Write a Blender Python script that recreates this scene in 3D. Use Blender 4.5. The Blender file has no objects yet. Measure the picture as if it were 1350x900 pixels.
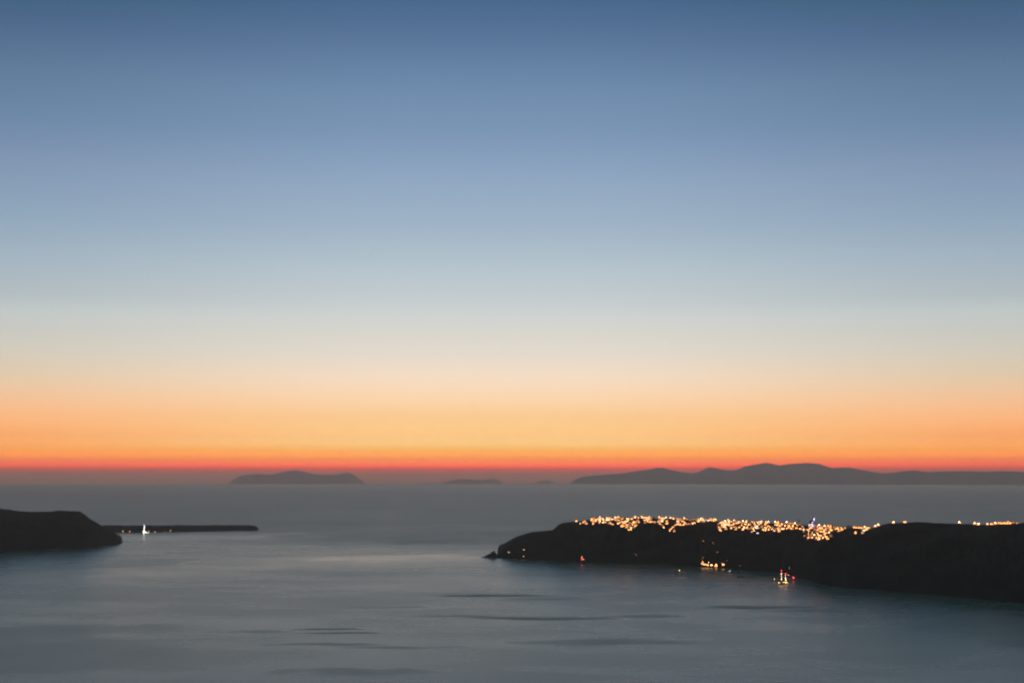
import bpy, bmesh, math, random
from mathutils import Vector, noise, Matrix
from mathutils.bvhtree import BVHTree

random.seed(7)
sc = bpy.context.scene
COL = sc.collection

# ------------------------------------------------------------------ camera, sky, exposure
EYE = 320.0                       # height of the viewpoint above the sea
REARTH = 7.4e6                    # earth radius with refraction: the sea really curves
FPX = 1970.0                      # focal length in pixels of the 1350 px photograph
EYEROW = 619.0
PITCH = math.atan((EYEROW - 450) / FPX)
cam_d = bpy.data.cameras.new('camera')
cam = bpy.data.objects.new('camera', cam_d); COL.objects.link(cam)
cam.location = (0, 0, EYE)
cam.rotation_euler = (math.pi / 2 + PITCH, 0, 0)
cam_d.sensor_width = 36; cam_d.lens = FPX / 1350 * 36
cam_d.clip_start = 0.5; cam_d.clip_end = 400000
cam_d.dof.use_dof = True
cam_d.dof.focus_distance = 20.0   # the hand-held dusk picture is focused a little short
cam_d.dof.aperture_fstop = 2.2
sc.camera = cam

SUN_AZ = math.radians(-1.0)       # the set sun, a touch left of straight ahead
def lin(r, g, b):
    f = lambda c: (c / 255 / 12.92) if c / 255 <= 0.04045 else ((c / 255 + 0.055) / 1.055) ** 2.4
    return (f(r), f(g), f(b), 1.0)

w = bpy.data.worlds.new('World'); sc.world = w; w.use_nodes = True
nt = w.node_tree; nt.nodes.clear()
def N(t, **kw):
    n = nt.nodes.new(t)
    for k, v in kw.items(): setattr(n, k, v)
    return n
L = lambda a, b: nt.links.new(a, b)
tc = N('ShaderNodeTexCoord'); sep = N('ShaderNodeSeparateXYZ'); L(tc.outputs['Generated'], sep.inputs[0])
ZLO, ZHI = -0.012, 0.60
mr = N('ShaderNodeMapRange'); mr.inputs[1].default_value = ZLO; mr.inputs[2].default_value = ZHI; L(sep.outputs[2], mr.inputs[0])
pw = N('ShaderNodeMath', operation='POWER'); L(mr.outputs[0], pw.inputs[0]); pw.inputs[1].default_value = 0.5
def ramp(stops):
    r = N('ShaderNodeValToRGB'); L(pw.outputs[0], r.inputs[0]); e = r.color_ramp.elements
    while len(e) > 1: e.remove(e[-1])
    first = True
    for z, c in stops:
        t = ((z - ZLO) / (ZHI - ZLO)) ** 0.5
        if first: e[0].position = t; e[0].color = c; first = False
        else:
            k = e.new(t); k.color = c
    return r
def zrow(y): return math.sin(math.atan((450 - y) / FPX) + PITCH)
FRONT = [(640, 0.3, 0.19, 0.16), (624, 1.0, 0.24, 0.14), (618, 2.8027, 0.0809, 0.01), (612, 7.1552, 0.5356, 0.01), (608, 5.9702, 1.1162, 0.01), (604, 5.4913, 1.3785, 0.01), (594, 2.6298, 1.1179, 0.1194), (585, 2.0315, 1.1611, 0.3736), (575, 1.7224, 0.9803, 0.3419), (550, 1.3538, 0.8256, 0.3651), (525, 1.2554, 0.8563, 0.5178), (500, 1.1266, 0.8714, 0.6538), (470, 0.9126, 0.82, 0.7011), (440, 0.7785, 0.7611, 0.6923), (420, 0.703, 0.7276, 0.7134), (400, 0.6166, 0.6758, 0.6886), (350, 0.4822, 0.5864, 0.6538), (300, 0.3688, 0.4823, 0.6057), (240, 0.2871, 0.4059, 0.5674), (180, 0.2039, 0.3171, 0.4816), (120, 0.1589, 0.2662, 0.4309), (60, 0.1018, 0.1878, 0.3349), (0, 0.0608, 0.1354, 0.2664)]
SIDE = [(640, 0.3, 0.19, 0.16), (624, 0.9, 0.24, 0.14), (618, 2.3555, 0.1551, 0.01), (612, 6.5878, 0.3565, 0.01), (608, 6.0122, 0.7911, 0.01), (604, 5.3746, 1.1116, 0.01), (594, 2.6447, 0.847, 0.0762), (585, 2.0658, 0.7274, 0.1612), (575, 1.6622, 0.6132, 0.1542), (550, 1.3724, 0.6539, 0.2876), (525, 1.1287, 0.6756, 0.3897), (500, 0.8768, 0.6939, 0.4703), (470, 0.735, 0.6766, 0.5658), (440, 0.6215, 0.6384, 0.6026), (420, 0.5759, 0.6319, 0.6275), (400, 0.4718, 0.5432, 0.5738), (350, 0.3738, 0.471, 0.5668), (300, 0.2768, 0.3946, 0.519), (240, 0.2265, 0.3149, 0.4668), (180, 0.1476, 0.247, 0.3912), (120, 0.1108, 0.1991, 0.3246), (60, 0.0689, 0.1347, 0.2557), (0, 0.0297, 0.102, 0.1737)]
front = [(zrow(y), (r_, g_, b_, 1)) for y, r_, g_, b_ in FRONT] + [(0.40, lin(68, 93, 102)), (0.60, lin(54, 74, 82))]
side = [(zrow(y), (r_, g_, b_, 1)) for y, r_, g_, b_ in SIDE] + [(0.40, lin(66, 90, 99)), (0.60, lin(54, 74, 82))]
back = [(zrow(640), lin(60, 64, 76)), (0.0, lin(62, 67, 80)), (0.06, lin(82, 86, 98)), (0.16, lin(80, 92, 110)), (0.35, lin(58, 78, 98)), (0.6, lin(44, 63, 82))]
rf, rs, rb = ramp(front), ramp(side), ramp(back)
# towards or away from the afterglow
vd = N('ShaderNodeVectorMath', operation='DOT_PRODUCT'); L(tc.outputs['Generated'], vd.inputs[0])
vd.inputs[1].default_value = (math.sin(SUN_AZ), math.cos(SUN_AZ), 0)
az = N('ShaderNodeMapRange', interpolation_type='SMOOTHSTEP'); L(vd.outputs['Value'], az.inputs[0])
az.inputs[1].default_value = -0.45; az.inputs[2].default_value = 0.93
def wmath(op, a, b_=None):
    q = N('ShaderNodeMath', operation=op)
    for i, v in enumerate((a, b_)):
        if v is None: continue
        if isinstance(v, float): q.inputs[i].default_value = v
        else: L(v, q.inputs[i])
    return q.outputs[0]
hd = wmath('DIVIDE', vd.outputs['Value'], wmath('SQRT', wmath('MAXIMUM', wmath('SUBTRACT', 1.0, wmath('MULTIPLY', sep.outputs[2], sep.outputs[2])), 0.01)))
away = N('ShaderNodeMapRange'); L(wmath('ARCCOSINE', hd), away.inputs[0]); away.interpolation_type = 'SMOOTHSTEP'
away.inputs[1].default_value = math.radians(2.0); away.inputs[2].default_value = math.radians(22.0)   # the glow fades to the sides of where the sun set
mf = N('ShaderNodeMix', data_type='RGBA'); L(away.outputs[0], mf.inputs[0]); L(rf.outputs[0], mf.inputs[6]); L(rs.outputs[0], mf.inputs[7])
mx = N('ShaderNodeMix', data_type='RGBA'); L(az.outputs[0], mx.inputs[0]); L(rb.outputs[0], mx.inputs[6]); L(mf.outputs[2], mx.inputs[7])
bg = N('ShaderNodeBackground'); L(mx.outputs[2], bg.inputs[0]); bg.inputs[1].default_value = 1.0
sky = N('ShaderNodeTexSky', sky_type='NISHITA'); sky.sun_disc = False
sky.sun_elevation = math.radians(-4.0); sky.sun_rotation = SUN_AZ
bg2 = N('ShaderNodeBackground'); L(sky.outputs[0], bg2.inputs[0]); bg2.inputs[1].default_value = 0.05
ad = N('ShaderNodeAddShader'); L(bg.outputs[0], ad.inputs[0]); L(bg2.outputs[0], ad.inputs[1])
wo = N('ShaderNodeOutputWorld'); L(ad.outputs[0], wo.inputs[0])

sc.view_settings.view_transform = 'Standard'; sc.view_settings.look = 'None'
sc.view_settings.exposure = 0; sc.view_settings.gamma = 1; sc.view_settings.use_curve_mapping = False
cy = sc.cycles
cy.use_denoising = True; cy.use_adaptive_sampling = False
cy.max_bounces = 6; cy.diffuse_bounces = 2; cy.glossy_bounces = 2; cy.volume_bounces = 1; cy.transparent_max_bounces = 6
cy.sample_clamp_indirect = 1.0; cy.caustics_reflective = False; cy.caustics_refractive = False

# ------------------------------------------------------------------ where a photograph row lies in the world
cp, sp_ = math.cos(PITCH), math.sin(PITCH)
def ray(px, py):
    x, v = (px - 675) / FPX, (450 - py) / FPX
    return Vector((x, cp - v * sp_, sp_ + v * cp)).normalized()
def sea_z(x, y): return -(x * x + y * y) / (2 * REARTH)
def on_sea(px, py):
    d = ray(px, py); h = math.hypot(d.x, d.y); s = d.z / h       # z = EYE + s r ; sea = -r^2/2R
    disc = s * s - 2 * EYE / REARTH
    r = (-s - math.sqrt(max(disc, 0))) * REARTH
    return Vector((d.x / h * r, d.y / h * r, -r * r / (2 * REARTH)))
def at_range(px, py, r):
    d = ray(px, py); h = math.hypot(d.x, d.y)
    return Vector((d.x / h * r, d.y / h * r, EYE + d.z / h * r))
def interp(pts, x):
    if x <= pts[0][0]: return pts[0][1]
    for (a, b), (c, d) in zip(pts, pts[1:]):
        if x <= c: return b + (d - b) * (x - a) / (c - a)
    return pts[-1][1]

# ------------------------------------------------------------------ helpers
def tag(o, label=None, cat=None, group=None, kind=None):
    if label: o['label'] = label
    if cat: o['category'] = cat
    if group: o['group'] = group
    if kind: o['kind'] = kind
    return o
def link(name, me, m, parent=None):
    if m is not None and not me.materials: me.materials.append(m)
    o = bpy.data.objects.new(name, me); COL.objects.link(o)
    if parent is not None: o.parent = parent
    return o
def empty(name, loc, rz=0, s=1):
    o = bpy.data.objects.new(name, None); COL.objects.link(o)
    o.location = loc; o.rotation_euler.z = rz; o.scale = (s, s, s); o.empty_display_size = 5
    return o
class MB:
    def __init__(self): self.v, self.f = [], []
    def box(self, cx, cy_, cz, sx, sy, sz, tx=1.0):
        b = len(self.v)
        for k, t in ((-1, 1.0), (1, tx)):
            for i, j in ((-1, -1), (1, -1), (1, 1), (-1, 1)):
                self.v.append((cx + i * sx / 2 * t, cy_ + j * sy / 2 * t, cz + k * sz / 2))
        self.f += [tuple(b + q for q in f) for f in ((3, 2, 1, 0), (4, 5, 6, 7), (0, 1, 5, 4), (1, 2, 6, 5), (2, 3, 7, 6), (3, 0, 4, 7))]
        return self
    def lathe(self, cx, cy_, prof, n=10):
        b = len(self.v)
        for r, z in prof:
            for k in range(n):
                a = 2 * math.pi * k / n
                self.v.append((cx + r * math.cos(a), cy_ + r * math.sin(a), z))
        for i in range(len(prof) - 1):
            for k in range(n):
                self.f.append((b + i * n + k, b + i * n + (k + 1) % n, b + (i + 1) * n + (k + 1) % n, b + (i + 1) * n + k))
        self.f.append(tuple(b + k for k in reversed(range(n)))); self.f.append(tuple(b + (len(prof) - 1) * n + k for k in range(n)))
        return self
    def ball(self, cx, cy_, cz, r, n=8):
        return self.lathe(cx, cy_, [(max(r * math.sin(a), .02 * r), cz - r * math.cos(a)) for a in [math.pi * i / 6 for i in range(7)]], n)
    def tube(self, p, q, r0, r1, n=6):
        p, q = Vector(p), Vector(q); d = (q - p).normalized()
        a = d.orthogonal().normalized(); c = d.cross(a); b = len(self.v)
        for P, r in ((p, r0), (q, r1)):
            for k in range(n):
                t = 2 * math.pi * k / n; self.v.append(tuple(P + a * r * math.cos(t) + c * r * math.sin(t)))
        for k in range(n): self.f.append((b + k, b + (k + 1) % n, b + n + (k + 1) % n, b + n + k))
        self.f.append(tuple(b + k for k in reversed(range(n)))); self.f.append(tuple(b + n + k for k in range(n)))
        return self
    def vault(self, cx, y0, y1, z, r, n=10):
        b = len(self.v)
        for y in (y0, y1):
            for k in range(n + 1):
                a = math.pi * k / n; self.v.append((cx + r * math.cos(a), y, z + r * 0.75 * math.sin(a)))
        m = n + 1
        for k in range(n): self.f.append((b + k, b + m + k, b + m + k + 1, b + k + 1))
        self.f.append(tuple(b + k for k in range(m))); self.f.append(tuple(b + m + k for k in reversed(range(m))))
        self.f.append((b, b + n, b + m + n, b + m))
        return self
    def mesh(self, name, smooth=False):
        me = bpy.data.meshes.new(name); me.from_pydata(self.v, [], self.f)
        if smooth:
            for p in me.polygons: p.use_smooth = True
        return me
    def build(self, name, m, parent=None, smooth=False): return link(name, self.mesh(name, smooth), m, parent)

def mat(name, col, rough=0.7, var=0.25, scale=0.5, metal=0):
    m = bpy.data.materials.new(name); m.use_nodes = True; t = m.node_tree; b = t.nodes['Principled BSDF']
    n = t.nodes.new('ShaderNodeTexNoise'); n.inputs['Scale'].default_value = scale; n.inputs['Detail'].default_value = 6
    c = t.nodes.new('ShaderNodeTexCoord'); t.links.new(c.outputs['Object'], n.inputs['Vector'])
    r = t.nodes.new('ShaderNodeValToRGB'); t.links.new(n.outputs['Fac'], r.inputs[0])
    r.color_ramp.elements[0].position = .3; r.color_ramp.elements[1].position = .7
    r.color_ramp.elements[0].color = (*[x * (1 - var) for x in col], 1); r.color_ramp.elements[1].color = (*[min(1, x * (1 + var)) for x in col], 1)
    t.links.new(r.outputs[0], b.inputs['Base Color']); b.inputs['Roughness'].default_value = rough; b.inputs['Metallic'].default_value = metal
    return m
def glow(name, col, s):
    m = bpy.data.materials.new(name); m.use_nodes = True; b = m.node_tree.nodes['Principled BSDF']
    b.inputs['Base Color'].default_value = (.6, .5, .4, 1); b.inputs['Emission Color'].default_value = (*col, 1); b.inputs['Emission Strength'].default_value = s
    return m

M = {
 'plaster': mat('white_plaster', (.55, .53, .49), .85, .12, .3),
 'ochre': mat('ochre_plaster', (.42, .28, .16), .85, .15, .3),
 'rose': mat('rose_plaster', (.40, .22, .17), .85, .15, .3),
 'blue': mat('blue_paint', (.04, .10, .28), .5, .15, .4),
 'wood': mat('dark_wood', (.06, .035, .02), .6, .3, 2),
 'stone': mat('stone_paving', (.22, .20, .17), .9, .25, .6),
 'iron': mat('dark_iron', (.03, .03, .03), .5, .2, 3),
 'hull': mat('dark_hull_paint', (.03, .025, .022), .5, .2, .5),
 'hullw': mat('white_hull_paint', (.6, .6, .58), .4, .06, .5),
 'sail': mat('furled_sailcloth', (.5, .47, .4), .9, .1, .5),
 'leaf': mat('leaves', (.035, .05, .022), .8, .4, .8),
 'bark': mat('bark', (.07, .05, .035), .9, .3, 2),
 'feather': mat('grey_feathers', (.10, .10, .11), .8, .2, 4),
}
GLOW = [glow('amber_light', (1, .36, .09), 8), glow('warm_light', (1, .43, .14), 8), glow('soft_light', (1, .54, .25), 8), glow('pale_light', (.95, .85, .70), 6)]   # 4 to 6: the harbour; 7, 8: dim ones
GLOW += [glow('quay_' + n_, c_, e_) for n_, c_, e_ in (('amber', (1, .36, .09), 8), ('warm', (1, .43, .14), 8), ('soft', (1, .54, .25), 8))]
GLOW += [glow('ember_light', (1, .34, .10), 2.0), glow('dim_light', (1, .45, .18), 3.2)]
G_BIG = glow('strong_lamp', (1, .46, .15), 22)
G_BIGW = glow('strong_white_lamp', (1, .58, .31), 22)
G_ORANGE = glow('sodium_lamp', (1, .36, .04), 60)
G_VIOLET = glow('violet_white_flood', (.84, .62, 1), 10)
G_RED = glow('red_signal', (1, .03, .07), 22)
G_WHITE = glow('white_signal', (1, .95, .85), 40)
G_GREEN = glow('green_signal', (.15, 1, .6), 3)
G_BULB = glow('string_bulb', (1, .55, .30), 55)
G_DECK = glow('deck_light', (1, .58, .14), 45)

V_BIG = G_BIG.copy(); V_BIGW = G_BIGW.copy()
G_HALO = glow('halo_glow', (1, .42, .15), 9)  # for added globes that imitate the orange halo round a strong lamp
for m_ in GLOW[:4] + GLOW[7:] + [G_VIOLET, G_HALO, V_BIG, V_BIGW, G_ORANGE]: m_.cycles.emission_sampling = 'NONE'   # hundreds of small lamps: found by the light that meets them
# ------------------------------------------------------------------ sea
def sea():
    radii = [300 * 1.04 ** k for k in range(400)]; radii = [r for r in radii if r < 89000]
    n = 180; V, F = [(0, 0, 0)], []
    for r in radii:
        for k in range(n):
            a = 2 * math.pi * k / n; V.append((r * math.cos(a), r * math.sin(a), -r * r / (2 * REARTH)))
    for k in range(n): F.append((0, 1 + k, 1 + (k + 1) % n))
    for i in range(len(radii) - 1):
        for k in range(n):
            F.append((1 + i * n + k, 1 + (i + 1) * n + k, 1 + (i + 1) * n + (k + 1) % n, 1 + i * n + (k + 1) % n))
    me = bpy.data.meshes.new('sea'); me.from_pydata(V, [], F)
    for p in me.polygons: p.use_smooth = True
    m = bpy.data.materials.new('sea_water'); m.use_nodes = True; t = m.node_tree; b = t.nodes['Principled BSDF']
    b.inputs['Base Color'].default_value = (.06, .165, .09, 1); b.inputs['IOR'].default_value = 1.333
    c = t.nodes.new('ShaderNodeTexCoord')
    def nz(sx, sy, scale, detail, seed, rot=0):
        mp = t.nodes.new('ShaderNodeMapping'); mp.inputs['Scale'].default_value = (sx, sy, 1); mp.inputs['Location'].default_value = (seed, seed * .7, 0); mp.inputs['Rotation'].default_value = (0, 0, rot)
        t.links.new(c.outputs['Object'], mp.inputs[0])
        n_ = t.nodes.new('ShaderNodeTexNoise'); n_.inputs['Scale'].default_value = scale; n_.inputs['Detail'].default_value = detail
        t.links.new(mp.outputs[0], n_.inputs['Vector']); return n_.outputs['Fac']
    def mth(op, a, b_, clamp=False):
        q = t.nodes.new('ShaderNodeMath'); q.operation = op; q.use_clamp = clamp
        for i, s in enumerate((a, b_)):
            if s is None: continue
            if isinstance(s, (int, float)): q.inputs[i].default_value = s
            else: t.links.new(s, q.inputs[i])
        return q.outputs[0]
    def mapr(s, a, b_, lo, hi):
        q = t.nodes.new('ShaderNodeMapRange'); q.interpolation_type = 'SMOOTHSTEP'; t.links.new(s, q.inputs[0])
        for i, v in zip((1, 2, 3, 4), (a, b_, lo, hi)): q.inputs[i].default_value = v
        return q.outputs[0]
    big = mapr(nz(.6, 1, .0010, 6, 3.1), .35, .65, -.012, .014)           # wind patches
    fine = mapr(nz(.8, 1.25, .0042, 8, 9.0, .12), .3, .7, -.014, .016)   # cat's paws
    rough = mth('ADD', mth('ADD', big, fine), .272)
    # calm and ruffled lanes drawn by wind and current, each an ellipse lying on the water
    sepn = t.nodes.new('ShaderNodeSeparateXYZ'); t.links.new(c.outputs['Object'], sepn.inputs[0])
    wob = mth('MULTIPLY', mth('SUBTRACT', nz(1, 1, .006, 6, 21.), .5), 2.2)
    # beyond the shelter of the caldera the open sea is more ruffled
    off = mth('ADD', sepn.outputs[1], mth('ADD', mth('MULTIPLY', sepn.outputs[0], .45), mth('MULTIPLY', wob, 450.)))
    rough = mth('ADD', rough, mth('ADD', mapr(off, 5800, 7300, 0, .08), mapr(off, 14000, 50000, 0, -.075)))
    for px, py, hw, hh, amt in LANES:
        p0 = on_sea(px, py); rx = (on_sea(px + hw, py) - p0).length; ry = (on_sea(px, py - hh) - on_sea(px, py + hh)).length / 2
        dx = mth('DIVIDE', mth('SUBTRACT', sepn.outputs[0], p0.x), rx); dy = mth('DIVIDE', mth('SUBTRACT', sepn.outputs[1], p0.y), ry)
        dy = mth('ADD', dy, mth('MULTIPLY', wob, 1.2)); dx = mth('ADD', dx, wob)
        d2 = mth('ADD', mth('MULTIPLY', dx, dx), mth('MULTIPLY', dy, dy))
        rough = mth('ADD', rough, mapr(d2, 0, 1.3, amt, 0))
    rough = mth('MAXIMUM', rough, .19)
    t.links.new(rough, b.inputs['Roughness'])
    bp = t.nodes.new('ShaderNodeBump'); bp.inputs['Distance'].default_value = 1.0; bp.inputs['Strength'].default_value = .1
    t.links.new(nz(.6, 1.3, .02, 4, 5.), bp.inputs['Height']); t.links.new(bp.outputs[0], b.inputs['Normal'])
    tag(link('sea', me, m), kind='structure')
# (photo x, photo y, half width, half height, roughness change)
LANES = [(640, 785, 90, 1.6, .15), (720, 789, 60, 1.2, .09), (690, 815, 125, 2.2, .16), (600, 812, 60, 1.4, .10), (990, 800, 95, 2.0, .16), (1070, 805, 70, 1.6, .09), (430, 829, 50, 1.5, .13), (455, 834, 60, 1.5, .11),
         (430, 849, 75, 3, .09), (520, 853, 80, 2, .07), (800, 846, 130, 4, .06), (850, 812, 70, 2, .08), (500, 800, 60, 1.2, .06), (340, 832, 60, 2, .06), (540, 735, 170, 5, -.045), (420, 741, 200, 8, -.03), (220, 752, 150, 8, -.025), (260, 707, 190, 6, -.05),
         (560, 714, 130, 5, .03), (1020, 835, 170, 10, -.012), (760, 765, 180, 7, -.015), (20, 850, 220, 40, .03), (1330, 830, 120, 30, .06), (450, 885, 120, 6, .06)]
sea()

# ------------------------------------------------------------------ land
def rock(name, a, b_, scale):
    m = bpy.data.materials.new(name); m.use_nodes = True; t = m.node_tree; p = t.nodes['Principled BSDF']; p.inputs['Roughness'].default_value = .95
    p.inputs['Specular IOR Level'].default_value = .1
    c = t.nodes.new('ShaderNodeTexCoord'); n = t.nodes.new('ShaderNodeTexNoise'); n.inputs['Scale'].default_value = scale; n.inputs['Detail'].default_value = 8
    mp = t.nodes.new('ShaderNodeMapping'); mp.inputs['Scale'].default_value = (1, 1, 2.2); t.links.new(c.outputs['Object'], mp.inputs[0]); t.links.new(mp.outputs[0], n.inputs['Vector'])
    r = t.nodes.new('ShaderNodeValToRGB'); t.links.new(n.outputs['Fac'], r.inputs[0]); e = r.color_ramp.elements
    e[0].position = .35; e[1].position = .68; e[0].color = (*a, 1); e[1].color = (*b_, 1); t.links.new(r.outputs[0], p.inputs['Base Color'])
    bp = t.nodes.new('ShaderNodeBump'); bp.inputs['Distance'].default_value = 6; bp.inputs['Strength'].default_value = .6; t.links.new(n.outputs['Fac'], bp.inputs['Height']); t.links.new(bp.outputs[0], p.inputs['Normal'])
    return m
M['lava'] = rock('dark_lava_and_scrub', (.009, .022, .016), (.026, .036, .028), .012)
M['far'] = rock('far_scrubland', (.20, .18, .15), (.34, .30, .25), .0008)

def headland(name, base, top, width, x0, x1, step, back, m, nz=.2, sil=3.0, flat=.5):
    """Cliffs that rise from the coast (base rows) to the ridge (top rows), a plateau, and a slope down on the far side."""
    ts = [-.06, 0, .06, .13, .2, .28, .36, .45, .54, .63, .72, .8, .87, .93, 1.0]
    nb = 6; V, F = [], []; xs = []; x = x0
    while x <= x1 + 1e-6: xs.append(x); x += step
    for x in xs:
        c = on_sea(x, interp(base, x)); r = math.hypot(c.x, c.y); wd = interp(width, x) if isinstance(width, list) else width
        k = at_range(x, interp(top, x), r + wd); sz = sea_z(k.x, k.y); H = max(k.z - sz, 1.0)
        u = c.copy(); u.z = 0; u.normalize()
        k.z += sil * noise.noise(Vector((k.x / 22, k.y / 22, 1.3))) + sil * .8 * noise.noise(Vector((k.x / 70, k.y / 70, 5.3)))
        for t in ts:
            P = c.lerp(k, t); pr = flat * (1 - (1 - min(max(t, 0), 1)) ** 1.7) + (1 - flat) * t
            g = noise.fractal(Vector((P.x / 170, P.y / 170, .4)), 1, 2, 5)
            wgt = max(0, min(1, t * (1 - t) * 4))
            z = sea_z(P.x, P.y) + (k.z - sz) * (pr + nz * wgt * g) if t > 0 else sea_z(P.x, P.y) + (0 if t == 0 else -4)
            j = 14 * g * (1 if -.01 < t < .3 else .5)
            V.append((P.x + u.x * j * wgt, P.y + u.y * j * wgt, z))
        for i in range(1, nb + 1):
            q = i / nb; P = k + u * back * q
            V.append((P.x, P.y, sea_z(P.x, P.y) - 4 + (H + 2) * (1 - q ** 2.2) - 1.5 * min(1, i)))
    n = len(ts) + nb
    for i in range(len(xs) - 1):
        for j in range(n - 1):
            F.append((i * n + j, (i + 1) * n + j, (i + 1) * n + j + 1, i * n + j + 1))
    F.append(tuple(range(n))); F.append(tuple(reversed(range((len(xs) - 1) * n, len(xs) * n))))
    me = bpy.data.meshes.new(name); me.from_pydata(V, [], F)
    for p in me.polygons: p.use_smooth = False
    o = link(name, me, m); tag(o, kind='structure')
    return o, BVHTree.FromPolygons([Vector(v) for v in V], F)

prom_base = [(655, 734.5), (665, 735.5), (680, 736), (700, 737), (730, 738.5), (760, 740), (800, 741), (850, 743), (900, 745.5), (950, 748), (1000, 752), (1030, 755), (1060, 763), (1080, 770), (1120, 775), (1170, 779), (1230, 783), (1290, 789), (1350, 796), (1500, 812), (1800, 850)]
prom_top = [(655, 733), (658, 729.5), (662, 725), (667, 719.5), (672, 715), (680, 709.5), (690, 705.5), (703, 701.5), (715, 700.5), (728, 699), (732, 696), (736, 691.5), (742, 689), (752, 687.6), (762, 687), (775, 685), (788, 683.2), (800, 683), (830, 683), (850, 682), (870, 683.5), (900, 685), (920, 685.5), (945, 686.6), (965, 688), (1000, 689), (1030, 690), (1055, 691), (1080, 694.5), (1110, 696.5), (1125, 696), (1148, 697), (1156, 694), (1163, 691.5), (1172, 689), (1190, 688.3), (1212, 687.5), (1222, 689), (1250, 689.3), (1280, 690.5), (1300, 691), (1330, 690), (1350, 689), (1500, 682), (1800, 660)]
prom, prom_bvh = headland('headland', prom_base, prom_top, [(655, 60), (700, 170), (760, 280), (900, 330), (1100, 420), (1300, 520), (1800, 700)], 655, 1800, 2.0, 1100, M['lava'])
west_base = [(-500, 760), (-200, 742), (0, 728.5), (24, 726), (53, 724.5), (93, 723), (120, 721), (145, 718), (162, 716)]
west_top = [(-500, 640), (-200, 655), (-60, 665), (0, 670), (27, 673.3), (44, 674.6), (61, 674.5), (75, 672.7), (90, 673), (105, 673.7), (112, 678), (120, 684.7), (131, 690.8), (140, 697), (146, 701), (151, 703.5), (156, 707.3), (159, 712), (162, 715.6)]
west, west_bvh = headland('headland', west_base, west_top, [(-500, 500), (90, 330), (140, 160), (162, 40)], -500, 162, 2.0, 900, M['lava'])
spit_base = [(60, 704), (150, 702.3), (180, 702), (244, 701), (341, 699)]
spit_top = [(60, 692), (134, 692.1), (200, 692.2), (250, 692), (321, 691.7), (334, 692.3), (338, 694), (341, 698.3)]
spit, spit_bvh = headland('headland', spit_base, spit_top, [(60, 300), (320, 260), (341, 60)], 60, 341, 1.5, 500, M['lava'], sil=3.0, flat=.9)

def island(px_pts, dist, depth, name='island'):
    """A far island: a ridge whose outline the photo shows, with spurs running down to the sea on both sides."""
    V, F = [], []; x0, x1 = px_pts[0][0], px_pts[-1][0]; n = max(20, int((x1 - x0) / 2)); rows = [-1, -.8, -.6, -.42, -.26, -.12, 0, .15, .35, .6, 1]
    for i in range(n + 1):
        x = x0 + (x1 - x0) * i / n; py = interp(px_pts, x)
        k = at_range(x, py, dist); sz = sea_z(k.x, k.y); H = max(k.z - sz, 5)
        H += 10 * noise.noise(Vector((k.x / 500, 2.2, dist))) * min(1, H / 200)
        u = Vector((k.x, k.y, 0)).normalized(); taper = min(1, .15 + 6 * i / n, .15 + 6 * (n - i) / n)
        for r in rows:
            P = k + u * r * depth * taper; a = 1 - abs(r)
            g = noise.fractal(Vector((P.x / 2400, P.y / 2400, dist / 9000)), 1, 2, 5)
            h = H * (a ** 1.15) * (1 + .45 * g * (1 - a)) if abs(r) < 1 else -25
            V.append((P.x, P.y, sea_z(P.x, P.y) + h))
    m = len(rows)
    for i in range(n):
        for j in range(m - 1): F.append((i * m + j, (i + 1) * m + j, (i + 1) * m + j + 1, i * m + j + 1))
    F.append(tuple(range(m))); F.append(tuple(reversed(range(n * m, (n + 1) * m))))
    me = bpy.data.meshes.new(name); me.from_pydata(V, [], F)
    for p in me.polygons: p.use_smooth = True
    o = link(name, me, M['far']); tag(o, kind='structure'); return o, BVHTree.FromPolygons([Vector(v) for v in V], F)
isl_r, isl_bvh = island([(752, 636), (758, 632), (767, 628.5), (785, 626.4), (800, 625), (820, 624), (840, 620.2), (855, 619), (862, 616.8), (867, 615.7), (875, 616.2), (885, 619.3), (900, 622), (912, 623.8), (922, 621.5), (930, 617.3), (936, 615.2), (945, 617), (955, 619.5), (970, 620), (980, 614.8), (990, 612.8), (1000, 611.3), (1010, 609.8), (1020, 611.2), (1027, 613.3), (1035, 612), (1047, 610.7), (1065, 609.8), (1080, 611), (1090, 614.5), (1097, 616.8), (1108, 616), (1118, 615.6), (1130, 617.6), (1145, 621), (1163, 624), (1180, 622.6), (1190, 620.6), (1207, 619.6), (1220, 622), (1240, 621), (1260, 620.6), (1287, 620.6), (1300, 621.5), (1320, 620.5), (1340, 621), (1355, 622.5), (1420, 622), (1470, 627), (1500, 636)], 68000, 3600)
island([(302, 637), (308, 631.5), (318, 626.5), (338, 624), (350, 625.2), (362, 624.8), (376, 620.7), (388, 619.3), (398, 620.5), (415, 625), (430, 625.6), (442, 625.2), (450, 624), (459, 622.5), (466, 625.5), (473, 630), (482, 637)], 88000, 1300)
island([(580, 637), (595, 632.5), (612, 630.4), (622, 631.2), (632, 633.4), (640, 631.8), (650, 630.8), (657, 632.8), (664, 637)], 88000, 1100)
island([(704, 637), (711, 634), (718, 632.3), (726, 634.2), (732, 637)], 88000, 800)

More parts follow.
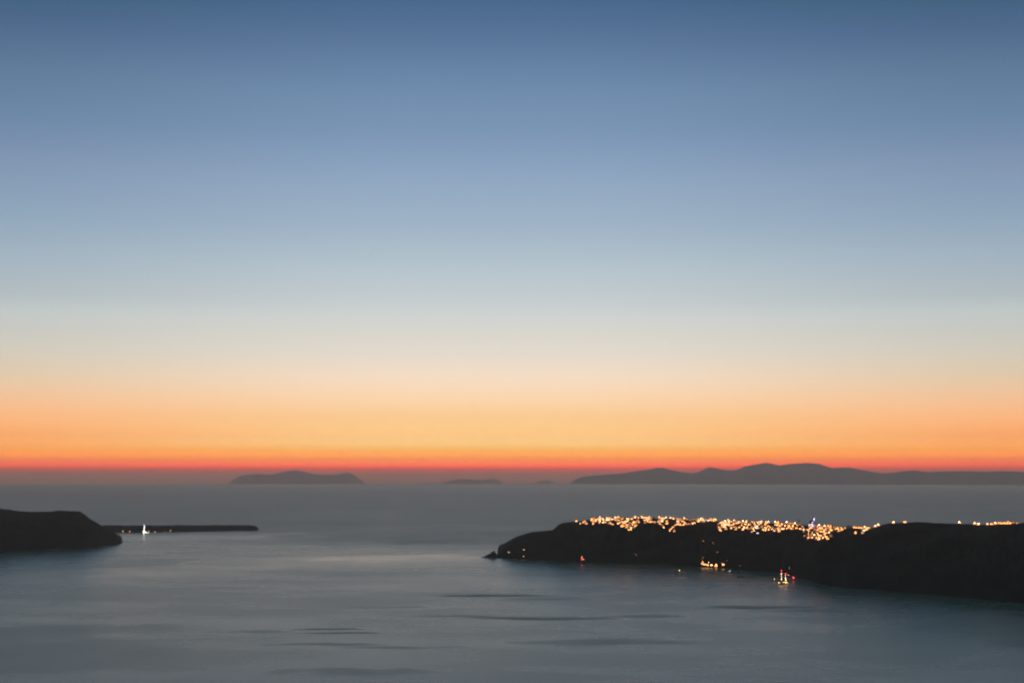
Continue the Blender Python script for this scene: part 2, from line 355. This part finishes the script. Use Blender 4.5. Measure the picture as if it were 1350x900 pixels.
# ------------------------------------------------------------------ the air
bx = MB().box(0, 0, 0, 2, 2, 2); ZB, ZT, RB = -580, 985, 90000
hz = bx.build('haze', None); hz.location = (0, 0, (ZB + ZT) / 2); hz.scale = (RB, RB, (ZT - ZB) / 2); tag(hz, kind='stuff')
m = bpy.data.materials.new('evening_haze'); m.use_nodes = True; t = m.node_tree; t.nodes.clear()
pv = t.nodes.new('ShaderNodeVolumePrincipled'); pv.inputs['Color'].default_value = (1, .875, .81, 1); pv.inputs['Density'].default_value = 2.3e-5; pv.inputs['Anisotropy'].default_value = .68
pv.inputs['Density Attribute'].default_value = ''
ou = t.nodes.new('ShaderNodeOutputMaterial'); t.links.new(pv.outputs[0], ou.inputs['Volume']); hz.data.materials.append(m)

# ------------------------------------------------------------------ village houses
def kids(o): return [c for c in o.children]
def copy_tree(o, parent=None):
    c = o.copy(); COL.objects.link(c)
    if parent is not None: c.parent = parent
    for k in o.children: copy_tree(k, c)
    return c
def window(root, x, y, z, w_, h, g, name='window'):
    f = MB(); 
    for dx in (-1, 1): f.box(x + dx * (w_ / 2 + .1), y, z, .2, .24, h + .4)
    for dz in (-1, 1): f.box(x, y, z + dz * (h / 2 + .1), w_, .24, .2)
    fr = f.build(name, M['wood'], root); MB().box(x, y + .02, z, w_, .16, h).build('pane', g, fr); return fr
def lantern(root, x, y, z, g, r=.55):
    a = MB().box(x, y + .5, z, .12, 1.0, .12).build('lamp_bracket', M['iron'], root); MB().ball(x, y, z - .2, r).build('lamp_globe', g, a)
FORMS = {'flat_house': 'flat roofed house', 'vaulted_house': 'vaulted house', 'domed_house': 'domed house', 'stepped_house': 'stepped house', 'terrace_house': 'long house'}
def make_house(form, g, wm):
    r = empty(form, (0, 0, 0)); W = M[wm]
    if form == 'flat_house':
        b = MB().box(0, 4, .5, 9, 8, 9); 
        for p in ((0, .15, 9, .3), (0, 7.85, 9, .3), (-4.35, 4, .3, 7.4), (4.35, 4, .3, 7.4)): b.box(p[0], p[1], 5.35, p[2], p[3], .7)
        b.build('wall', W, r); window(r, -1.8, -.05, 2.2, 2.4, 2.2, g); window(r, 2.3, -.05, 2.2, 1.8, 1.8, g); lantern(r, .4, -.9, 4.0, g)
        MB().box(0, -2.5, -1.2, 9.5, 4.9, 2.4).build('terrace', M['stone'], r)
    elif form == 'vaulted_house':
        MB().box(0, 4, .2, 7, 8, 7.6).build('wall', W, r); MB().vault(0, 0, 8, 4.0, 3.5).build('roof', W, r)
        window(r, 0, -.05, 1.8, 2.6, 2.8, g); window(r, 0, -.05, 5.2, 1.2, 1.0, g); lantern(r, -2.6, -.9, 3.2, g)
        MB().box(0, -2.5, -1.2, 8, 4.9, 2.4).build('terrace', M['stone'], r)
    elif form == 'domed_house':
        MB().box(0, 4, .5, 8, 8, 9).build('wall', W, r); MB().lathe(0, 4, [(3.4, 5.0), (3.4, 5.9)] + [(3.3 * math.cos(a), 5.9 + 3.1 * math.sin(a)) for a in [i * math.pi / 14 for i in range(7)]], 14).build('dome', M['blue'], r, True)
        window(r, 0, -.05, 1.9, 2.2, 2.8, g); lantern(r, -2.8, -.9, 3.8, g); lantern(r, 2.8, -.9, 3.8, g)
    elif form == 'stepped_house':
        MB().box(0, 3, 0, 10, 6, 8).build('wall', W, r); MB().box(1, 7, 5.5, 8, 5, 5).build('upper_storey', W, r)
        window(r, -2.6, -.05, 1.8, 2.4, 2.2, g); window(r, 2.2, -.05, 1.8, 2.4, 2.2, g); window(r, 1, 4.45, 5.9, 2.6, 2.2, g); lantern(r, 0, -.9, 3.3, g)
    else:
        MB().box(0, 3.5, 0, 15, 7, 8).build('wall', W, r)
        for k in (-5, -1.7, 1.7, 5): window(r, k, -.05, 1.8, 2.0, 2.3, g)
        b = MB()
        for k in (-7, -3.5, 0, 3.5, 7): b.box(k, -3.6, 1.6, .3, .3, 3.2)
        b.box(0, -1.9, 3.3, 15.4, 3.6, .2); b.build('pergola', M['wood'], r); lantern(r, -3.4, -.9, 3.0, g); lantern(r, 3.4, -.9, 3.0, g)
        MB().box(0, -2.6, -1.2, 15.5, 5, 2.4).build('terrace', M['stone'], r)
    return r
PROTO = {}
def house(form, gi, wm, loc, rz, s):
    key = (form, gi, wm)
    if key not in PROTO: PROTO[key] = o = make_house(form, GLOW[gi], wm)
    else: o = copy_tree(PROTO[key])
    o.location = loc; o.rotation_euler.z = rz; o.scale = (s, s, s); return o
def make_lamp(name, g, h, r, sides=False):
    o = empty(name, (0, 0, 0))
    MB().lathe(0, 0, [(.22, -2), (.2, .4), (.1, .5), (.08, h)], 6).build('post', M['iron'], o)
    a = MB().lathe(0, 0, [(r * .5, h), (r * .6, h + .15)], 8).build('lamp_head', M['iron'], o); MB().ball(0, 0, h + .15 + r, r).build('lamp_globe', g, a)
    if sides:
        for dx in (-1, 1):
            b = MB().box(dx * 1.3, 0, h * .72, 2.6, .14, .14).build('halo_arm', M['iron'], o); MB().ball(dx * 2.6, 0, h * .72, .85 * r).build('lamp_globe', G_HALO, b)  # arms and side globes are made up, standing in for the main lamp's halo
    return o
def lamp(name, gname, g, loc, h=5.0, r=.75, sides=False):
    key = (name, gname, h, r)
    if key not in PROTO: PROTO[key] = o = make_lamp(name, g, h, r, sides)
    else: o = copy_tree(PROTO[key])
    o.location = loc; return o
def ground_hit(px, py, trees=None):
    for dy in range(0, 14):
        for b in (trees or (prom_bvh,)):
            h = b.ray_cast(Vector((0, 0, EYE)), ray(px, py + dy * .8))
            if h[0] is not None: return h[0]
    return None

# lit spots of the village as read from the photo: (x, row, kind)  h = house, b = strong lamp, w = strong whitish lamp, o = orange sodium lamp
SPOTS = """760,686,h 765,690,h 769,688,h 771,687,h 773,690,h 780,685,b 782,690,h 786,685,h 791,679,w 789,684,h 795.5,685,b 798,688,h 802,684,b 807,684,h 811,681,w 815,682,h 818,682.5,h 813,686,h
803,688,h 805,689.5,h 808,691,h 815,690,h 821,688,h 820,693.5,h 826,687,h 827,684,b 833,684,h 834,691,h 838,688,h 839,692,h 829,698,h 826,695,h 832,697.5,h 836,695,h 823,690,h 830,692,h
842,682,h 846,681,b 850,681,h 853,681.5,h 858,680,h 858,685,h 857,688,h 851,687.5,h 863,688,h 869,681,w 872,683,h 878,680.5,w 884,681.5,b 887,682,h 894,683,h 902,683,b 906,683.5,h 910,684,h 924,682.5,w 918,685,h 921,687,h 928,685,h 936,682,h 934,686,h
868,687.5,h 870,690,h 872.5,692,h 875,695,h 879,690,h 890,692,h 887.5,694.5,h 885,697,h 883,699,h 889,700,h 893,691,h 897,691.5,h 901,691.5,h 905,691,h 909,690.5,h 913,689.5,h 916,689,h
937,682,h 943.5,684,o 960,684,w 956,686,h 964,686,h 968,685,w 974,686,h 979.5,686,w 947,691,h 950,689,h 955,691,h 958,688.5,h 953,694.5,h 948,695,h 950,699,h 957,697,h 961,692,h 966,692,h 964,696,h 970,694,h 973,690,h 975,695,h 970,697.5,h 978,692,h 981,696,h 983,691,h 985,695.5,h
989,691,h 992,688,h 995,690,h 997,693,h 992,694,h 990,696,h 987,697,h 994,699,h 991,701,h 999,702.5,h 1000,696,h 1004,686.5,w 1013,687,w 1009,691,h 1010,695,h 1006,698,h 1013,693,h 1016,695,h 1018,697,h 1022,688,w 1021,699.5,h 1026,697,h 1027,700.5,h
1025,692,h 1028,692,h 1031,691,h 1033,697,h 1030,695,h 1037,687.5,w 1035,693,h 1040,695.5,h 1040,692,h 1045,697.5,h 1048,690,b 1051,692.5,h 1050,696,h 1055,691,h 1055,697,h 1060,697,h 1063,698,h 1060,700.5,h 1066,698.5,h 1073,695,h 1080,691.5,w 1083,694,h 1087,693.5,b 1091,693,h 1094,695,h 1084,697,h 1089,697,h 1079,697,h 1074,699,h
1062,706,h 1066,704,h 1067,707,h 1071,702,h 1073,705.5,h 1071,708.5,h 1076,708,h 1078,703,h 1082,706,h 1080,710.5,h 1085,709,h 1087,704,h 1089,707.5,h 1091,710,h 1086,701,h 1093,702,h 1095,706,h 1082,700.5,h 1077,710,h 1096,699,h
1099,694,h 1102,694.5,h 1105,695,h 1108,694,h 1111,694,h 1114,696,h 1106,699.5,h 1110,698,h 1102,697.5,h 1126,693.5,h 1129,694,h 1133,695,h 1136,696,h 1140,695,b 1145,694.5,h 1139,699.5,h 1137,702.5,h 1128,702.5,h 1142,698,h
1154,693.5,b 1158,691,w 1178,688.5,b 1193,687.5,h 1265,689,w 1285,690,b 1290,691,w 1302,690,h 1307,690,h 1312,690,b 1317,689.5,h 1320,690,h 1325,689,h 1328,689,h 1332,689,h 1336,689,h 1341,688.5,h"""
spots = []
for s in SPOTS.split():
    x, y, k = s.split(','); spots.append((float(x), float(y), k))
# fill between the read ones where the photo is a carpet of lights
FILL = [(778, 818, 682, 690, 18), (822, 841, 685, 697, 12), (840, 862, 681, 687, 8), (893, 918, 684, 691, 10), (920, 942, 682, 688, 8), (948, 985, 688, 698, 22), (986, 1030, 689, 699, 20), (1022, 1046, 690, 698, 12), (1062, 1096, 700, 710, 18), (1078, 1096, 693, 700, 8)]
FILL += [(778, 860, 681, 689, 24), (868, 942, 682, 687, 14), (948, 1050, 687, 695, 22), (1055, 1112, 693, 699, 10)]
for x0, x1, y0, y1, n in FILL:
    for k in range(n): spots.append((random.uniform(x0, x1), random.uniform(y0, y1), 'h'))
STRETCH = [(777, 'sparse seaward tip'), (800, 'first dense stretch'), (819, 'second dense stretch'), (842, 'bowl shaped dip'), (866, 'stretch before the notch'),
           (881, 'left arm of the V'), (892, 'right arm of the V'), (919, 'level band after the V'), (943, 'thin stretch before the orange lamp'), (965, 'block after the orange lamp'), (986, 'second block after the orange lamp'),
           (1003, 'block before the twin lamps'), (1021, 'block under the twin lamps'), (1040, 'stretch after the twin lamps'), (1061, 'stretch before the violet church'), (1079, 'amber cluster below the violet church'), (1098, 'amber cluster right of the violet church'), (1119, 'thin tail past the violet church'),
           (1150, 'last cluster below the dark hill'), (1240, 'dark hill crest'), (1400, 'far right ridge chain')]
ORD = ['leftmost', 'second', 'third', 'fourth', 'fifth', 'sixth', 'seventh', 'eighth', 'ninth', 'tenth', 'eleventh', 'twelfth', 'thirteenth', 'fourteenth', 'fifteenth', 'sixteenth', 'seventeenth', 'eighteenth', 'nineteenth', 'twentieth']
cells = {}
for x, y, k in spots:
    si = next(i for i, (xm, _) in enumerate(STRETCH) if x < xm)
    ty = interp(prom_top, x); tier = 0 if y < ty + 2.2 else (1 if y < ty + 6 else (2 if y < ty + 10 else 3))
    cells.setdefault((si, tier, 'h' if k == 'h' else 'l'), []).append((x, y, k))
TIER = ['top row', 'second row', 'third row', 'bottom row']
for (si, tier, kk), lst in sorted(cells.items()):
    lst.sort(); 
    for i, (x, y, k) in enumerate(lst):
        o_ = ORD[i] if i == 0 else (ORD[i] if i < 20 else 'rightmost') + ' from left'
        if len(lst) == 1: o_ = 'single'
        if kk == 'h':
            p = ground_hit(x, y + 1.0)
            if p is None: continue
            form = random.choices(list(FORMS), [5, 4, 1, 3, 1.2])[0]
            gi = random.choices([0, 1, 2, 3, 7, 8], [3, 4, 2.4, .6, 1.8, 2])[0] if x < 1025 else random.choices([0, 1, 2, 3, 7, 8], [5, 3.5, 1, .4, 2, 2])[0]
            wm = random.choices(['plaster', 'ochre', 'rose'], [6, 1.2, 1])[0]
            rz = math.atan2(-p.x, p.y) + random.uniform(-.5, .5)
            h = house(form, gi, wm, p + Vector((0, 0, 1.0)), rz, random.uniform(.8, 1.15))
            tag(h, f'{o_} {FORMS[form].replace(" house", "")} house, {TIER[tier]}, {STRETCH[si][1]}', 'house', 'lit village houses on the headland')
        else:
            p = ground_hit(x, y + 2.0)
            if p is None: continue
            g = {'b': ('b', V_BIG), 'w': ('w', V_BIGW), 'o': ('o', G_ORANGE)}[k]
            l = lamp('street_lamp', g[0], g[1], p, 6.0, 1.0, True)
            tag(l, f'{o_} bright {dict(b="warm", w="whitish", o="orange")[k]} street lamp, {TIER[tier]}, {STRETCH[si][1]}', 'street lamp', 'strong street lamps of the village')

# the floodlit church
p = ground_hit(1069, 694)
ch = empty('church', p + Vector((0, 0, .5)), math.atan2(-p.x, p.y), 1.25); tag(ch, 'church with dome and bell tower floodlit violet white above the amber cluster', 'church')
MB().box(0, 6, 2, 12, 12, 14).build('wall', M['plaster'], ch)
MB().lathe(0, 6, [(4.2, 9.0), (4.2, 11)] + [(4 * math.cos(a), 11 + 4 * math.sin(a)) for a in [i * math.pi / 14 for i in range(7)]], 16).build('dome', M['blue'], ch, True)
bt = MB().box(8.5, 3, 6, 4, 4, 22)
for dx in (-1, 1):
    for dy in (-1, 1): bt.box(8.5 + dx * 1.6, 3 + dy * 1.6, 18.5, .8, .8, 3)
bt.box(8.5, 3, 20.4, 4.2, 4.2, .8).build('bell_tower', M['plaster'], ch)
MB().lathe(8.5, 3, [(.9, 17.2), (.7, 18.2), (.4, 18.9)], 8).build('bell', M['iron'], ch)
for x_, z_ in ((-3.5, 4), (0, 4), (3.5, 4)): window(ch, x_, -.05, z_, 1.6, 3.2, G_VIOLET)
for x_, y_, z_ in ((-4, -2.2, 0), (3, -2.2, 0), (8.5, -1.4, 1), (8.5, .3, 15.2), (8.5, .3, 19), (3.8, 1.2, 9.4)):
    a = MB().box(x_, y_, z_ - .5, .5, .5, 1.0).build('floodlight', M['iron'], ch); MB().ball(x_, y_, z_ + .5, .7).build('lamp_globe', G_VIOLET, a)

# ------------------------------------------------------------------ harbour, shore and spit lights
for i, (x, y, f, gi, lab) in enumerate([(926, 744, 'flat_house', 1, 'leftmost lit tavern house on the harbour quay'), (930, 745, 'terrace_house', 0, 'long lit quay house left of the brightest harbour lamp'), (933, 746, 'vaulted_house', 1, 'vaulted lit quay house beside the brightest harbour lamp'),
        (938, 746, 'flat_house', 2, 'lit quay house right of the brightest harbour lamp'), (944, 747, 'stepped_house', 0, 'two storey lit house alone on the middle of the quay'), (953.5, 745.5, 'flat_house', 1, 'rightmost lit house on the harbour quay')]):
    p = ground_hit(x, y)
    tag(house(f, gi + 4, 'plaster', p + Vector((0, 0, 1.5)), math.atan2(-p.x, p.y), 1.0), lab, 'house', 'houses on the harbour quay')
for x, y, g, h, lab in [(934.5, 744, ('w', G_BIGW), 6, 'brightest whitish lamp on the harbour quay'), (943.5, 746, ('b', G_BIG), 4, 'warm lamp on the middle of the harbour quay'), (953, 745, ('b', G_BIG), 5, 'warm lamp at the right end of the harbour quay'), (926.5, 742.5, ('b', G_BIG), 5, 'warm lamp at the left end of the harbour quay'),
        (946, 729.5, ('s', GLOW[1]), 5, 'lone amber lamp on the slope above the harbour'), (926, 737, ('s', GLOW[1]), 5, 'faint lamp on the path left above the harbour'), (958.5, 741, ('p', GLOW[2]), 5, 'faint lamp on the path right above the harbour'), (976, 748.5, ('p', GLOW[3]), 5, 'faint white lamp on the shore right of the harbour'),
        (838.5, 732.5, ('p', GLOW[3]), 5, 'dim white lamp low on the dark cliff left of the harbour'), (927, 714, ('x', GLOW[0]), 3, 'dim amber lamp high on the zigzag path'), (940, 717, ('x', GLOW[0]), 3, 'dim amber lamp at the lower bend of the zigzag path')]:
    p = ground_hit(x, y); l = lamp('street_lamp', g[0] + 'h', g[1], p, h, .8 if g[0] in 'wb' else .6); tag(l, lab, 'street lamp', 'lamps around the harbour')
for x, y, g, lab in [(671, 729.5, ('p', GLOW[3]), 'small white shore lamp nearest the islet at the headland tip'), (690.5, 726, ('x', GLOW[2]), 'faint upper lamp of the pair near the headland tip'), (690.5, 735, ('s', GLOW[1]), 'amber shore lamp just above the water near the headland tip')]:
    p = ground_hit(x, y); tag(lamp('shore_lamp', g[0], g[1], p, 4, .8), lab, 'shore lamp', 'shore lamps by the headland tip')
for x, y, g, lab in [(162, 701.5, ('p', GLOW[2]), 'leftmost pale lamp on the low spit shore'), (171, 701, ('b', G_BIG), 'amber lamp left of the bright ship on the low spit'), (196.5, 701, ('s', GLOW[1]), 'amber lamp just right of the bright ship on the low spit'), (204.5, 701.5, ('p', GLOW[3]), 'white lamp second right of the bright ship on the low spit'),
        (218, 701, ('q', GLOW[3]), 'faint white lamp near the middle of the low spit'), (225, 700, ('b', G_BIG), 'strongest amber lamp in the middle of the low spit'), (281, 692.6, ('x', GLOW[1]), 'left faint lamp on the crest of the low spit'), (295, 692.6, ('x', GLOW[1]), 'right faint lamp on the crest of the low spit')]:
    p = ground_hit(x, y, (spit_bvh,)); tag(lamp('shore_lamp', g[0] + 't', g[1], p, 4, .9 if g[0] == 'b' else 1.3 if g[0] in 'ps' else .8), lab, 'shore lamp', 'lamps along the low spit')
for x, lab in ((1167.3, 'left of the two specks of light on the far island'), (1172.5, 'right of the two specks of light on the far island')):
    h = isl_bvh.ray_cast(Vector((0, 0, EYE)), ray(x, 636))
    if h[0] is not None:
        tag(lamp('coast_lamp', 'far', glow('coast_light', (1, .8, .6), 60), h[0], 8, 3.0), lab, 'coast lamp', 'lights on the far island')

# islet off the tip
def rock_islet():
    c = on_sea(646, 734.8); sx = (on_sea(657, 734.8) - c).length; bm = bmesh.new(); n = 26; px = 4.6e-4 * 0 + c.length / FPX
    prof = [(634, .3), (638, 1.2), (641, 3.3), (645, 4.2), (647.5, 6.3), (650, 8.3), (652, 7.6), (655, 4.0), (658, 3.2), (661, 3.0), (664, 1.0)]
    V, F = [], []; rows = [-1, -.7, -.4, -.15, .1, .4, .7, 1]; N_ = 40
    for i in range(N_ + 1):
        x = 633.5 + (664 - 633.5) * i / N_; b = on_sea(x, 734.8); h = interp(prof, x) * px
        dp = 14 + 2.2 * h
        for r in rows:
            y = b.y + 20 + r * dp; a = max(0, 1 - abs(r) ** 1.6); g = noise.fractal(Vector((b.x / 9, y / 9, 3)), 1, 2, 4)
            V.append((b.x, y, sea_z(b.x, y) - 3 + (h + 3) * a * (1 + .25 * g)))
    m_ = len(rows)
    for i in range(N_):
        for j in range(m_ - 1): F.append((i * m_ + j, (i + 1) * m_ + j, (i + 1) * m_ + j + 1, i * m_ + j + 1))
    F.append(tuple(range(m_))); F.append(tuple(reversed(range(N_ * m_, (N_ + 1) * m_)))); F.append(tuple(i * m_ for i in reversed(range(N_ + 1))) + tuple(i * m_ + m_ - 1 for i in range(N_ + 1)))
    me = bpy.data.meshes.new('rocky_islet'); me.from_pydata(V, [], F)
    tag(link('rocky_islet', me, M['lava']), 'small dark rocky islet with one pointed peak off the headland tip', 'islet')
rock_islet()

# ------------------------------------------------------------------ trees on the skyline
def tree(px, py, h, wdt, lab, slim=False):
    p = ground_hit(px, py); r = empty('cypress_tree' if slim else 'tree', p); tag(r, lab, 'tree')
    tb = MB().tube((0, 0, -1), (.2, 0, h * .55), .35, .15, 7)
    for k in range(5):
        a = k * 1.3; tb.tube((.1, 0, h * (.25 + .05 * k)), (math.cos(a) * wdt * .3, math.sin(a) * wdt * .3, h * (.5 + .06 * k)), .12, .05, 5)
    tb.build('trunk', M['bark'], r)
    c = MB(); rnd = random.Random(int(px))
    for k in range(900):
        u = rnd.random(); a = rnd.uniform(0, 6.283); z = h * (.15 + .85 * u) if slim else h * (.35 + .65 * u)
        rr = wdt / 2 * (math.sin(math.pi * (.12 + .86 * (1 - u))) if slim else math.sin(math.pi * min(.97, .15 + .8 * u))) * math.sqrt(rnd.random()) * (1 + .4 * noise.noise(Vector((a, z / 2, px))))
        q = Vector((rr * math.cos(a), rr * math.sin(a), z)); s = rnd.uniform(.2, .5); d1 = Vector([rnd.uniform(-1, 1) for _ in range(3)]) * s; d2 = Vector([rnd.uniform(-1, 1) for _ in range(3)]) * s
        b = len(c.v); c.v += [tuple(q - d1), tuple(q + d2), tuple(q + d1), tuple(q - d2)]; c.f.append((b, b + 1, b + 2, b + 3))
    c.build('crown', M['leaf'], r)
tree(1053.5, 692, 19, 5, 'slim dark cypress breaking the skyline left of the violet church', True)
tree(1117, 697.5, 10, 9, 'left of three dark trees in the gap past the village tail')
tree(1119.8, 697.5, 13, 8, 'tallest, middle one of three dark trees in the gap past the village tail')
tree(1122.8, 697.5, 9, 8, 'right of three dark trees in the gap past the village tail')
tree(862.5, 685, 10, 8, 'dark tree standing in the notch of the light chain left of the V')

# ------------------------------------------------------------------ boats
def hull_mesh(L_, B, D, sheer=.12):
    V, F = [], []; S = 13; prof = [(-.6, 0), (-.2, .55), (.35, .88), (1, 1)]
    for i in range(S):
        t = i / (S - 1) * 2 - 1; bw = (1 - abs(t) ** 3.0) if t > 0 else (1 - .55 * abs(t) ** 3); bw = max(bw, .04)
        top = D * (1 + sheer * 4 * t * t)
        for sgn in (-1, 1):
            for pz, pb in (prof if sgn == 1 else reversed(prof)): V.append((t * L_ / 2 * (1 if pz > 0 else .94), sgn * B / 2 * bw * pb, pz * (top if pz > 0 else D)))
    for i in range(S - 1):
        for j in range(7): F.append((i * 8 + j, (i + 1) * 8 + j, (i + 1) * 8 + j + 1, i * 8 + j + 1))
        F.append((i * 8 + 7, (i + 1) * 8 + 7, (i + 1) * 8, i * 8))
    F.append(tuple(range(8))); F.append(tuple(reversed(range((S - 1) * 8, S * 8))))
    me = bpy.data.meshes.new('hull'); me.from_pydata(V, [], F); return me
def bulbs(root, pts, g, r):
    for p in pts: MB().ball(*p, r, 6).build('bulb', g, root)
# two-masted ship with strings of bulbs
p = on_sea(1032, 769.2); s = p.length / FPX
sh = empty('sailing_ship', p, .04); tag(sh, 'two masted sailing ship at anchor with bulbs strung up both masts', 'ship')
link('hull', hull_mesh(30, 7.5, 3.2), M['hull'], sh); MB().box(-5, 0, 4.2, 11, 4.6, 2.0, .95).build('deck_house', M['wood'], sh)
ms = []
for xm, top in ((-3.4, 36), (8.4, 28.5)):
    k = MB().tube((xm, 0, 1), (xm, 0, top), .3, .12, 8); k.tube((xm, 0, 6), (xm + 8, 0, 6.6), .16, .1, 6); k.tube((xm, -5, top * .7), (xm, 5, top * .7), .12, .12, 6)
    mm = k.build('mast', M['wood'], sh); MB().tube((xm + .4, 0, 6.6), (xm + 7.6, 0, 7.1), .5, .35, 8).build('furled_sail', M['sail'], mm); ms.append(mm)
MB().tube((14, 0, 3.6), (21, 0, 6), .2, .1).build('bowsprit', M['wood'], sh)
rg = MB()
for a_, b_ in (((21, 0, 6), (8.4, 0, 28)), ((8.4, 0, 28), (-3.4, 0, 35)), ((-3.4, 0, 35), (-14.5, 0, 4)), ((14.5, 0, 4), (8.4, 0, 20))): rg.tube(a_, b_, .05, .05, 4)
rg.build('rigging', M['iron'], sh)
bulbs(ms[0], [(-3.4, -.5, z) for z in (31, 27, 20)], G_BULB, .36); bulbs(ms[0], [(-3.4, -.5, 36)], G_RED, .7); bulbs(ms[0], [(-3.4, -.6, 12.5)], G_BULB, .6)
bulbs(ms[1], [(8.4, -.5, z) for z in (23, 17.5)], G_BULB, .3); bulbs(ms[1], [(8.4, -.5, 28.8)], G_RED, .7); bulbs(ms[1], [(8.4, -.6, 11.8)], G_BULB, .6)
bulbs(sh, [(x_, -3.2, 4.4) for x_ in (2.5, 4.5, 6.5, 8.5, 10.5, 12.3)], G_DECK, .3); bulbs(sh, [(-11.5, -2.6, 4.6), (-9.5, -3, 4.3)], G_DECK, .38)

def boat(px, py, L_, lab, rz=0, hullm='hull', lights=(), mast=0, cabin=True, name='boat', cat='boat', bulb_r=.5):
    p = on_sea(px, py); b = empty(name, p, rz); tag(b, lab, cat)
    D = L_ * .11; link('hull', hull_mesh(L_, L_ * .3, D), M[hullm], b)
    if cabin:
        c = MB().box(-L_ * .05, 0, D + L_ * .06, L_ * .36, L_ * .2, L_ * .12, .9).build('cabin', M['hullw'], b)
        MB().box(-L_ * .05, 0, D + L_ * .075, L_ * .37, L_ * .205, L_ * .04).build('window', M['iron'], c)
    if mast: MB().tube((L_ * .08, 0, D * .8), (L_ * .08, 0, mast), .16, .07).tube((L_ * .08, 0, D + 2), (-L_ * .35, 0, D + 2.3), .1, .07).build('mast', M['iron'], b)
    else: MB().tube((0, 0, D), (0, 0, D + L_ * .35), .1, .06).build('mast', M['iron'], b)
    for (x_, z_, g, r) in lights: MB().ball(x_, -.3, z_, r).build('signal_lamp', g, b)
    return b
boat(1020.5, 765.2, 12, 'small boat with one warm lamp moored just left of the two masted ship', .3, lights=((1.0, 6, G_BIG, .55), (-1, 5.4, GLOW[2], .4)))
boat(1038.5, 762, 12, 'yacht behind the two masted ship with a pale light half way up', .2, 'hullw', lights=((.9, 10, GLOW[2], .6), (2.0, 10, GLOW[3], .5)), mast=14)
boat(1040.5, 762.5, 16, 'yacht behind the two masted ship whose masthead light is highest', .1, 'hullw', lights=((1.3, 32, GLOW[3], .6),), mast=32)
boat(1046, 764.5, 11, 'small boat showing one red light right of the two masted ship', -.2, lights=((.5, 7.4, G_RED, 1.25),))
boat(895.3, 757.2, 24, 'dark fishing boat with a pale stern lamp and small green lamp, off the harbour', .0, lights=((.5, 13.0, GLOW[2], 1.0), (3.5, 3.2, G_GREEN, .9)))
boat(975.5, 760.8, 18, 'dark unlit boat lying right of the harbour', .05)
boat(767, 742.5, 14, 'small boat showing red below white under the bare cliff', .1, lights=((0, 15.5, G_RED, 1.05), (1.0, 23, GLOW[2], 1.0), (6, 14, GLOW[0], .8)), mast=23)
b = on_sea(962, 754.5); bo = empty('mooring_buoy', b); tag(bo, 'mooring buoy with a small white light right of the harbour', 'buoy')
MB().lathe(0, 0, [(.4, -.6), (1.2, 0), (1.0, .7), (.3, 1.1)], 10).build('float', M['rose'], bo); MB().tube((0, 0, 1), (0, 0, 5), .1, .08).build('post', M['iron'], bo); MB().ball(0, 0, 5.3, .8).build('signal_lamp', GLOW[3], bo)
# bright ship before the spit
p = on_sea(190.5, 703.2); sh = empty('motor_sailer', p, .25); tag(sh, 'brightly lit white motor sailer anchored before the low spit', 'ship')
link('hull', hull_mesh(42, 10, 4.5), M['hullw'], sh); MB().box(-2, 0, 6.6, 22, 7, 4, .92).build('deck_house', M['hullw'], sh); MB().box(-4, 0, 10, 12, 5.5, 2.6, .92).build('bridge', M['hullw'], sh)
k = MB().tube((-2, 0, 8), (-2, 0, 52), .5, .2, 8).tube((-2, -7, 34), (-2, 7, 34), .2, .2, 6); mm = k.build('mast', M['hullw'], sh)
G_SHIP = glow('ship_flood', (1, .97, .84), 10)
bulbs(mm, [(-2, -.9, z) for z in (18, 23, 28, 33, 38)], G_SHIP, 1.25); bulbs(mm, [(-2, -.9, 43)], glow('ship_masthead', (.8, .9, 1), 5), 1.0)
bulbs(sh, [(-6, -3.6, 11.6), (-1, -3.6, 12.5)], G_SHIP, 1.8); bulbs(sh, [(3, -4, 9), (7, -4, 7.5), (12, -4, 6), (17, -4, 5.4)], G_SHIP, 1.0); bulbs(sh, [(-2, -5.4, 3.4)], G_SHIP, 1.3)

# ------------------------------------------------------------------ a bird far out
bp_ = at_range(489, 337, 520); br = MB()
V = [(-.62, .0, .10), (-.3, .05, .17), (0, .08, .03), (.3, .05, .17), (.62, 0, .10), (-.3, -.13, .15), (0, -.14, .02), (.3, -.13, .15)]
b0 = len(br.v); br.v += V + [(x_, y_, z_ - .03) for x_, y_, z_ in V]
for f in ((0, 5, 1), (1, 5, 6, 2), (2, 6, 7, 3), (3, 7, 4)):
    br.f.append(tuple(b0 + i for i in f)); br.f.append(tuple(b0 + 8 + i for i in reversed(f)))
br.tube((0, .26, 0), (0, -.05, .02), .04, .085, 8).tube((0, -.05, .02), (0, -.32, 0), .085, .04, 8)
o = br.build('seagull', M['feather']); o.location = bp_; o.rotation_euler.z = .6
tag(o, 'tiny lone seagull gliding high in the open sky', 'bird')
